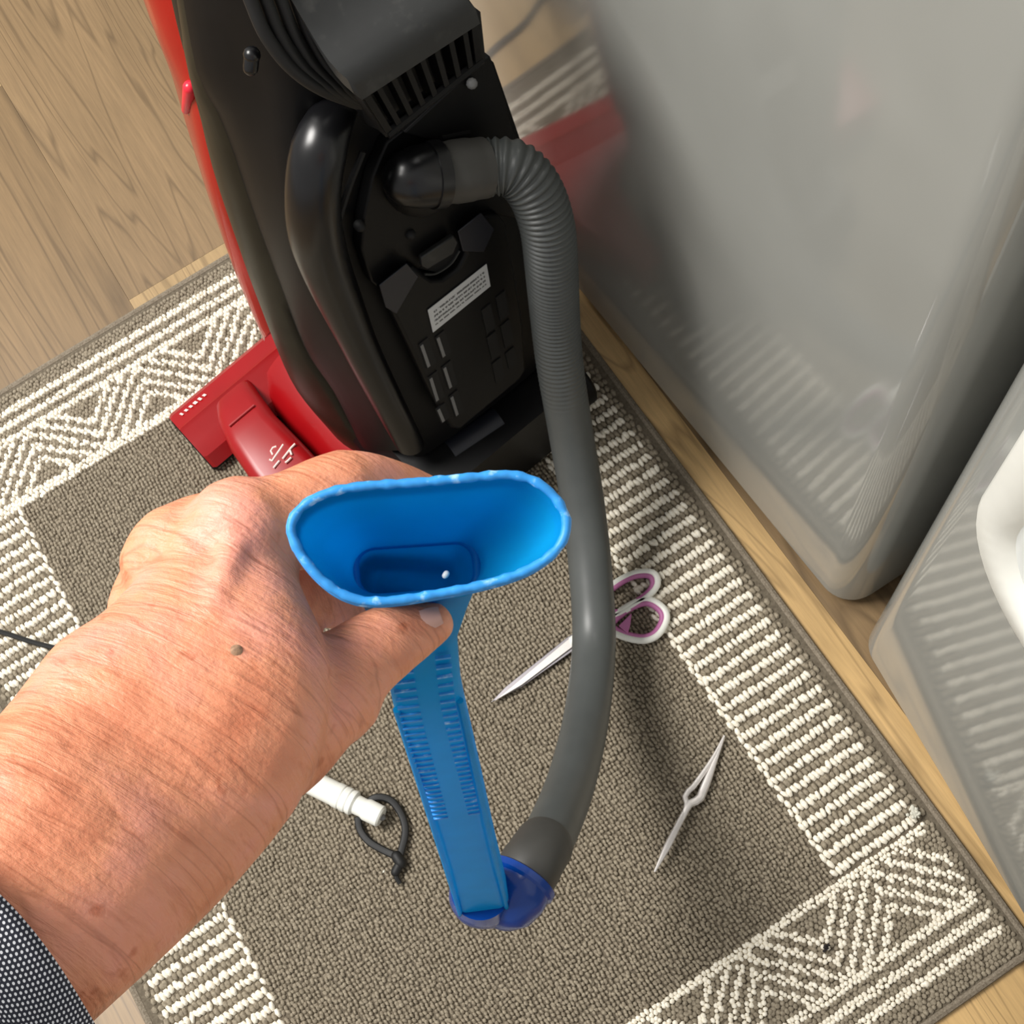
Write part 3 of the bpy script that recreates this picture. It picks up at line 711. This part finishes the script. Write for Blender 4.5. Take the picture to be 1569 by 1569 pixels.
# dark elbow at the hose end
hdv = unit(full[-30] - HE); we = wand[-1][:3]
ep = cr([we - wd * .004, we + wd * .010, we + wd * .019 + (HE - we) * .38, HE - hdv * .012, HE], 20)
obj('elbow', tube(ep, np.interp(np.linspace(0, 1, 20), [0, .2, .6, 1], [.0182, .0198, .0205, .0205]), 28), MAT['blue_dark'], tool, angle=50)
obj('flange', tube(np.array([HE - hdv * .004, HE - hdv * .002, HE + hdv * .002, HE + hdv * .003]), [.0208, .0225, .0225, .021], 28), MAT['blue_dark'], tool, angle=40)

# ------------------------------------------------------------------ person: left hand and forearm
def skin_material():
    k = N('weathered_skin'); tc = k.n('ShaderNodeTexCoord')
    a0, a1 = at_d(100, 1345, .355), at_d(330, 1010, .378); ax_ = unit(a1 - a0); pz = EZ - ax_ * (EZ @ ax_); pz = unit(pz); py = np.cross(pz, ax_)
    def dotn(vec):
        d = k.n('ShaderNodeVectorMath'); d.operation = 'DOT_PRODUCT'; d.inputs[1].default_value = tuple(vec); k.l(tc.outputs['Object'], d.inputs[0]); return d.outputs['Value']
    cx = k.n('ShaderNodeCombineXYZ'); k.l(dotn(ax_), cx.inputs[0]); k.l(dotn(py), cx.inputs[1]); k.l(dotn(pz), cx.inputs[2])
    def noise(sc, scale=1, det=4, rough=.55, dist=0):
        mp = k.n('ShaderNodeMapping'); mp.inputs['Scale'].default_value = sc; k.l(cx.outputs[0], mp.inputs[0])
        q = k.n('ShaderNodeTexNoise'); q.inputs['Scale'].default_value = scale; q.inputs['Detail'].default_value = det; q.inputs['Roughness'].default_value = rough; q.inputs['Distortion'].default_value = dist
        k.l(mp.outputs[0], q.inputs['Vector']); return q.outputs[0]
    big = noise((40, 40, 40), det=3)
    r1 = k.ramp(big, [(.28, lin((206, 126, 92))), (.5, lin((228, 152, 116))), (.72, lin((234, 158, 136)))])
    spots = noise((120, 120, 120), det=2)
    r2 = k.ramp(spots, [(.66, (1, 1, 1, 1)), (.74, (.72, .55, .45, 1))])
    wr = noise((330, 50, 50), det=5, dist=.6)
    r3 = k.ramp(wr, [(.30, (.80, .70, .64, 1)), (.46, (1, 1, 1, 1))])  # wrinkle shade multiplied into the skin colour
    cur = r1.outputs[0]
    for r in (r2, r3):
        mm = k.n('ShaderNodeMix'); mm.data_type = 'RGBA'; mm.blend_type = 'MULTIPLY'; mm.inputs['Factor'].default_value = .8
        k.l(cur, mm.inputs['A']); k.l(r.outputs[0], mm.inputs['B']); cur = mm.outputs['Result']
    k.l(cur, k.b.inputs['Base Color']); k.b.inputs['Roughness'].default_value = .48
    k.b.inputs['Subsurface Weight'].default_value = .18; k.b.inputs['Subsurface Radius'].default_value = (1, .35, .2); k.b.inputs['Subsurface Scale'].default_value = .005
    cn = noise((95, 9, 9), det=2.5, dist=.5)
    cs = k.n('ShaderNodeMath'); cs.operation = 'SUBTRACT'; cs.inputs[1].default_value = .5; k.l(cn, cs.inputs[0])
    ca_ = k.n('ShaderNodeMath'); ca_.operation = 'ABSOLUTE'; k.l(cs.outputs[0], ca_.inputs[0])
    cr_ = k.ramp(ca_.outputs[0], [(0, (.45, .34, .28, 1)), (.018, (1, 1, 1, 1))])  # crease shade drawn as dark lines in the colour, without relief
    mm = k.n('ShaderNodeMix'); mm.data_type = 'RGBA'; mm.blend_type = 'MULTIPLY'; mm.inputs['Factor'].default_value = .38
    k.l(cur, mm.inputs['A']); k.l(cr_.outputs[0], mm.inputs['B']); k.l(mm.outputs['Result'], k.b.inputs['Base Color'])
    fine = noise((600, 420, 500), det=4)
    ma = k.n('ShaderNodeMath'); ma.operation = 'MULTIPLY_ADD'; ma.inputs[1].default_value = .35; k.l(fine, ma.inputs[0]); k.l(wr, ma.inputs[2])
    k.bump(ma.outputs[0], .6, .002)
    return k.m
MAT['skin'] = skin_material()

def limb(nodes, nsub=30, n=24, p=2.3, ends=True, tilt=0):
    """nodes: px, py, distance, half width in px, half thickness in m"""
    A = cr(np.array([np.r_[at_d(x, y, d), hw * d / FPX, th] for x, y, d, hw, th in nodes]), nsub)
    P = A[:, :3]; T = np.gradient(P, axis=0); T /= np.linalg.norm(T, axis=1)[:, None]
    rings = []
    a = np.linspace(0, 2 * np.pi, n, endpoint=False)
    ca, sa = np.sign(np.cos(a)) * np.abs(np.cos(a)) ** (2 / p), np.sign(np.sin(a)) * np.abs(np.sin(a)) ** (2 / p)
    def ring(c, t, hw, th):
        wv = unit(np.cross(t, EZ)); tv = unit(np.cross(wv, t)); return c + hw * np.outer(ca, wv) + th * np.outer(sa, tv)
    if ends:
        for q in (.15, .5, .85): rings.append(ring(P[0] - T[0] * A[0, 4] * math.cos(math.asin(q)) * .8, T[0], A[0, 3] * q, A[0, 4] * q))
    for i in range(len(A)): rings.append(ring(P[i], T[i], A[i, 3], A[i, 4]))
    if ends:
        for q in (.85, .5, .15): rings.append(ring(P[-1] + T[-1] * A[-1, 3] * math.cos(math.asin(q)) * .9, T[-1], A[-1, 3] * q, A[-1, 4] * q))
    return loft(rings)
parts = []
parts.append(limb([(-640, 2250, .385, 205, .034), (-400, 1930, .358, 190, .032), (-170, 1640, .345, 172, .029), (-40, 1460, .350, 184, .028), (95, 1315, .356, 201, .027), (190, 1215, .366, 209, .0245), (280, 1098, .373, 213, .0235), (322, 1010, .380, 184, .0225), (338, 940, .388, 142, .0205), (352, 890, .394, 108, .0180)]))
# index finger: over the top, then round behind the mouth
parts.append(limb([(320, 880, .394, 92, .0165), (385, 822, .394, 84, .0150), (450, 788, .398, 68, .0125), (528, 750, .404, 60, .0112), (600, 756, .418, 51, .0100), (672, 784, .434, 45, .0090), (735, 812, .442, 38, .0080)]))
# middle, ring and little finger, round the far side of the tool
parts.append(limb([(262, 880, .402, 84, .0160), (310, 838, .404, 80, .0140), (395, 818, .424, 66, .0118), (490, 815, .446, 58, .0105), (580, 842, .462, 48, .0095), (655, 872, .470, 40, .0085)]))
parts.append(limb([(236, 950, .410, 70, .0150), (262, 900, .416, 72, .0135), (340, 890, .442, 62, .0112), (430, 895, .464, 54, .0100), (520, 920, .488, 45, .0090), (600, 945, .510, 38, .0080)]))
parts.append(limb([(236, 1015, .415, 58, .0130), (255, 972, .424, 56, .0120), (310, 965, .450, 52, .0100), (395, 975, .470, 46, .0090), (470, 1000, .478, 40, .0082)]))
# thumb
parts.append(limb([(300, 1150, .388, 118, .0220), (400, 1125, .386, 112, .0215), (478, 1075, .388, 88, .0165), (545, 1018, .394, 66, .0135), (592, 985, .398, 58, .0120), (634, 966, .401, 46, .0105), (664, 955, .403, 34, .0085)]))
# web of skin between thumb and index
parts.append(limb([(340, 1070, .394, 95, .015), (405, 1045, .400, 60, .012), (440, 1005, .408, 34, .009), (445, 960, .416, 30, .009)]))
# knuckle bumps and tendons
def bump_(px, py, d, r): c = at_d(px, py, d); return capsule(c, c + EZ * .004, r)
parts += [bump_(368, 815, .392, .0165), bump_(275, 850, .400, .0155), bump_(228, 925, .413, .010), bump_(524, 748, .403, .0118), bump_(500, 1062, .390, .0165)]
parts.append(limb([(360, 830, .3785, 22, .0035), (330, 930, .3655, 20, .0035), (290, 1040, .3595, 18, .003)]))
parts.append(limb([(265, 865, .388, 20, .004), (262, 960, .373, 18, .004), (250, 1060, .364, 15, .003)]))
hv, hf = join(*parts)
tmp_me = bpy.data.meshes.new('tmp'); tmp_me.from_pydata(hv.tolist(), [], hf)
bm = bmesh.new(); bm.from_mesh(tmp_me); bmesh.ops.recalc_face_normals(bm, faces=bm.faces); bm.to_mesh(tmp_me); bm.free()
tmp = bpy.data.objects.new('tmp', tmp_me); COL.objects.link(tmp)
rm = tmp.modifiers.new('remesh', 'REMESH'); rm.mode = 'VOXEL'; rm.voxel_size = .0016
sm = tmp.modifiers.new('smooth', 'SMOOTH'); sm.factor = .5; sm.iterations = 9
bpy.context.view_layer.update()
dg = bpy.context.evaluated_depsgraph_get()
hm = bpy.data.meshes.new_from_object(tmp.evaluated_get(dg))
bpy.data.objects.remove(tmp); bpy.data.meshes.remove(tmp_me)
hm.name = 'person'; hm.materials.clear(); hm.materials.append(MAT['skin'])
hm.polygons.foreach_set('use_smooth', [True] * len(hm.polygons))
HO = at_d(-150, 1720, .345); hm.transform(Matrix.Translation(Vector(-HO)))
hand = bpy.data.objects.new('person', hm); COL.objects.link(hand); hand.location = HO
tag(hand, 'tanned left hand and wrist with dotted cuff, gripping the blue tool', 'person')
# thumbnail
nail = []
for i in np.linspace(-1, 1, 7):
    row = []
    for j in np.linspace(-1, 1, 7):
        hw_ = 16.5 * math.sqrt(max(0, 1 - .35 * max(i, 0) ** 2 - .2 * max(-i, 0) ** 2))
        px = 655 + 21 * i * .96 + hw_ * j * .32; py = 949 - 21 * i * .30 + hw_ * j * .95
        row.append(at_d(px, py, .3918 + .0014 * j * j + .0006 * i))
    nail.append(row)
nv = np.array(nail).reshape(-1, 3); nb_ = nv + EZ * .0012
gf = grid_faces(7, 7); 
obj('thumbnail', (np.vstack([nv, nb_]), gf + [tuple(i + 49 for i in q[::-1]) for q in gf]), plastic('nail', (205, 160, 145), .3, .05, 200), hand, angle=0)
sc = at_d(362, 1000, .3570)
obj('scab', capsule(sc + EZ * .0002, sc + EZ * .0004 + unit(EX + EY) * .0022, .0022, .0012), plastic('scab', (150, 118, 92), .8, .4, 900), hand)
# sleeve
SL = [(-700, 2330, .390, 255, .046), (-500, 2060, .367, 246, .043), (-300, 1800, .350, 234, .040), (-180, 1665, .346, 226, .038), (-80, 1535, .348, 220, .0365), (2, 1440, .350, 212, .034)]
def sleeve_material():
    k = N('dotted_navy_cloth'); uv = k.n('ShaderNodeUVMap'); mp = k.n('ShaderNodeMapping'); mp.inputs['Scale'].default_value = (190, 80, 1); k.l(uv.outputs[0], mp.inputs[0])
    sp = k.n('ShaderNodeSeparateXYZ'); k.l(mp.outputs[0], sp.inputs[0])
    def ma(op, a, b=None, c=None):
        q = k.n('ShaderNodeMath'); q.operation = op
        for i, x in enumerate((a, b, c)):
            if x is None: continue
            if isinstance(x, (int, float)): q.inputs[i].default_value = x
            else: k.l(x, q.inputs[i])
        return q.outputs[0]
    row = ma('FLOOR', sp.outputs[1]); off = ma('MULTIPLY', ma('MODULO', row, 2.0), .5)
    fx = ma('SUBTRACT', ma('FRACT', ma('ADD', sp.outputs[0], off)), .5); fy = ma('SUBTRACT', ma('FRACT', sp.outputs[1]), .5)
    d = ma('SQRT', ma('ADD', ma('MULTIPLY', fx, fx), ma('MULTIPLY', fy, fy)))
    r = k.ramp(d, [(.22, lin((225, 226, 232))), (.34, lin((40, 42, 54)))]); k.l(r.outputs[0], k.b.inputs['Base Color']); k.b.inputs['Roughness'].default_value = .9
    return k.m
A = cr(np.array([np.r_[at_d(x, y, d), hw * d / FPX, th] for x, y, d, hw, th in SL]), 48)
SLEN = np.linalg.norm(np.diff(A[:, :3], axis=0), axis=1).sum() / .085
T = np.gradient(A[:, :3], axis=0); T /= np.linalg.norm(T, axis=1)[:, None]
nn = 64; aa = np.linspace(0, 2 * np.pi, nn + 1)
rows = []
for i in range(48):
    wv = unit(np.cross(T[i], EZ)); tv = unit(np.cross(wv, T[i]))
    rows.append(A[i, :3] + A[i, 3] * np.outer(np.cos(aa), wv) + A[i, 4] * np.outer(np.sin(aa), tv) + T[i] * ((.0012 * np.sin(3 * aa) + .005 * np.cos(aa)) * i / 48)[:, None])
sv = np.vstack(rows); sf = grid_faces(48, nn + 1)
so = obj('sleeve', (sv, sf), sleeve_material(), hand, fixn=False, angle=0)
ul = so.data.uv_layers.new(name='UVMap')
for pl_ in so.data.polygons:
    for li in pl_.loop_indices:
        vi = so.data.loops[li].vertex_index; ul.data[li].uv = ((vi % (nn + 1)) / nn, (vi // (nn + 1)) / 47 * SLEN)
sd = so.modifiers.new('thick', 'SOLIDIFY'); sd.thickness = .0016; sd.offset = -1

# ------------------------------------------------------------------ small things on the rug
Z0r = RUGTOP
# scissors
scis = empty('scissors', at_z(890, 985, Z0r)); tag(scis, 'steel scissors with white and pink handles lying half under the hose', 'scissors')
def fz(px, py, z=0): return at_z(px, py, Z0r + z)
def blade(tip, b0, b1, z, th): return prism([fz(*tip, z), fz(*b0, z), fz(*b1, z)], (0, 0, th))
obj('blade', prism([fz(752, 1077, .0015), fz(775, 1053, .0015), fz(868, 978, .0015), fz(905, 955, .0015), fz(913, 966, .0015), fz(884, 994, .0015), fz(800, 1053, .0015)], (0, 0, .0018)), MAT['steel'], scis, bevel=.0004, smooth=False)
obj('blade', prism([fz(756, 1076, .0035), fz(800, 1050, .0035), fz(880, 990, .0035), fz(908, 972, .0035), fz(898, 960, .0035), fz(868, 982, .0035)], (0, 0, .0015)), MAT['pale_steel'], scis, bevel=.0004, smooth=False)
obj('pivot_screw', capsule(fz(884, 984, .006), fz(884, 984, .0065), .0035), MAT['pale_steel'], scis)
def handle_loop(pts, r, zr, mat, name, flat=1.0, par=scis):
    P_ = [fz(x, y, zr) for x, y in pts]
    return obj(name, ctube(P_, r, 10, m=60), mat, par)
h1 = [(930, 958), (958, 932), (990, 919), (1014, 930), (1021, 948), (1008, 972), (985, 981), (952, 974)]
h2 = [(915, 922), (940, 896), (972, 879), (1000, 878), (1007, 893), (996, 910), (968, 930), (938, 944)]
for h in (h1, h2):
    o1 = handle_loop(h, .0032, .004, MAT['white'], 'handle_ring')
    c = np.mean(h, axis=0); h_in = [tuple(c + (np.array(q) - c) * .84) for q in h]
    handle_loop(h_in, .0026, .0042, MAT['pink'], 'handle_liner', par=o1)
obj('shank', tube(np.array([fz(938, 962, .004), fz(908, 970, .004), fz(874, 984, .004)]), [.0045, .0045, .004], 10, flat=.6), MAT['white'], scis)
obj('shank', tube(np.array([fz(936, 936, .004), fz(905, 960, .004), fz(878, 982, .004)]), [.0045, .0045, .004], 10, flat=.6), MAT['white'], scis)
obj('shank_liner', prism([fz(948, 960, .0042), fz(968, 940, .0042), fz(966, 958, .0042), fz(962, 972, .0042)], (0, 0, .003)), MAT['pink'], scis, bevel=.0008)
# cross-lock tweezers
tw = empty('tweezers', at_z(1056, 1225, Z0r)); tag(tw, 'slim pale metal cross-lock tweezers lying open on the taupe field', 'tweezers')
def arm(pts, wid, nm):
    P_ = cr([fz(x, y, .0022 + .0012 * k) for k, (x, y) in enumerate(pts)], 24)
    obj(nm, tube(P_, np.interp(np.linspace(0, 1, 24), np.linspace(0, 1, len(wid)), wid), 8, flat=.55), MAT['pale_steel'], tw)
arm([(1110, 1127), (1092, 1162), (1064, 1203), (1050, 1218), (1053, 1236), (1040, 1262), (1003, 1336)], [.0008, .0016, .0021, .0024, .0024, .0028, .0008], 'arm')
arm([(1110, 1127), (1094, 1170), (1076, 1215), (1070, 1226), (1056, 1232), (1041, 1264), (1004, 1334)], [.0008, .0018, .0034, .0034, .0016, .0024, .0008], 'arm')
# small white handle piece with a black wrist loop
br = empty('cleaning_tool', at_z(540, 1225, Z0r)); tag(br, 'short ribbed white plastic handle lying on the rug beside the wrist', 'cleaning tool')
q0, q1 = fz(470, 1195, .010), fz(585, 1252, .009); qd = unit(q1 - q0); LQ = np.linalg.norm(q1 - q0)
pr_ = [(-.006, .0085), (0, .0105), (.38, .0105), (.40, .0110), (.47, .0110), (.485, .0103), (.50, .0110), (.56, .0110), (.575, .0103), (.60, .0110), (.635, .0108), (.66, .0085), (.76, .0083), (.80, .0096), (.98, .0094), (1.0, .0080)]
obj('handle', tube(np.array([q0 + qd * LQ * a for a, _ in pr_]), [r * .93 for _, r in pr_], 20), MAT['white'], br, angle=30)
obj('end_hole', capsule(q1 - qd * .0005, q1 + qd * .0004, .0028, n=10), MAT['grey_light'], br)
wl_ = empty('wrist_loop', fz(600, 1300)); tag(wl_, 'knotted black cord loop tied to the white handle', 'cord loop')
lp = [fz(556, 1236, .004), fz(575, 1222, .005), fz(598, 1226, .004), fz(615, 1248, .003), fz(621, 1275, .003), fz(613, 1311, .004)]
obj('strap', tube(cr(lp, 40), .0030, 8, flat=.55), MAT['cord'], wl_)
lp2 = [fz(548, 1252, .004), fz(552, 1272, .003), fz(566, 1290, .003), fz(590, 1304, .003), fz(611, 1313, .004)]
obj('strap', tube(cr(lp2, 40), .0030, 8, flat=.55), MAT['cord'], wl_)
obj('knot', join(capsule(fz(608, 1312, .004), fz(614, 1322, .004), .0046), capsule(fz(614, 1320, .004), fz(606, 1336, .0035), .0038)), MAT['cord'], wl_)
obj('strap_end', tube(cr([fz(611, 1330, .003), fz(607, 1342, .003), fz(613, 1354, .002)], 10), .002, 8), MAT['cord'], wl_)
# thin cord crossing the rug at far left and running behind the boxes
pc = obj('power_cord', tube(cr([at_z(-60, 955, .012), fz(0, 968, .003), fz(50, 984, .003), fz(97, 997, .003), fz(190, 1030, .003), fz(330, 1090, .003)], 40), .0022, 8), MAT['cord'], None, origin=fz(50, 984))
tag(pc, 'thin black cord crossing the striped rug edge beside the wrist', 'cord')
# lint and debris
def clump(name, px, py, n, r, spread, mat, label, cat):
    c = fz(px, py, .001)
    ps = [capsule(c + np.array([random.gauss(0, spread), random.gauss(0, spread), r + random.random() * r]), c + np.array([random.gauss(0, spread), random.gauss(0, spread), r]), r * .7, r * .35, 6) for _ in range(n)]
    o = obj(name, join(*ps), mat, None, origin=c); tag(o, label, cat); return o
clump('lint_tuft', 1401, 1246, 14, .0022, .0032, MAT['lint'], 'small pale grey lint tuft on the striped rug border', 'lint')
clump('debris_crumb', 1266, 1452, 6, .0016, .0016, MAT['debris'], 'tiny dark crumb on the zigzag end of the rug', 'debris')
clump('paper_scrap', 589, 1336, 2, .0011, .0008, MAT['lint'], 'tiny white scrap on the rug beside the black knot', 'scrap')
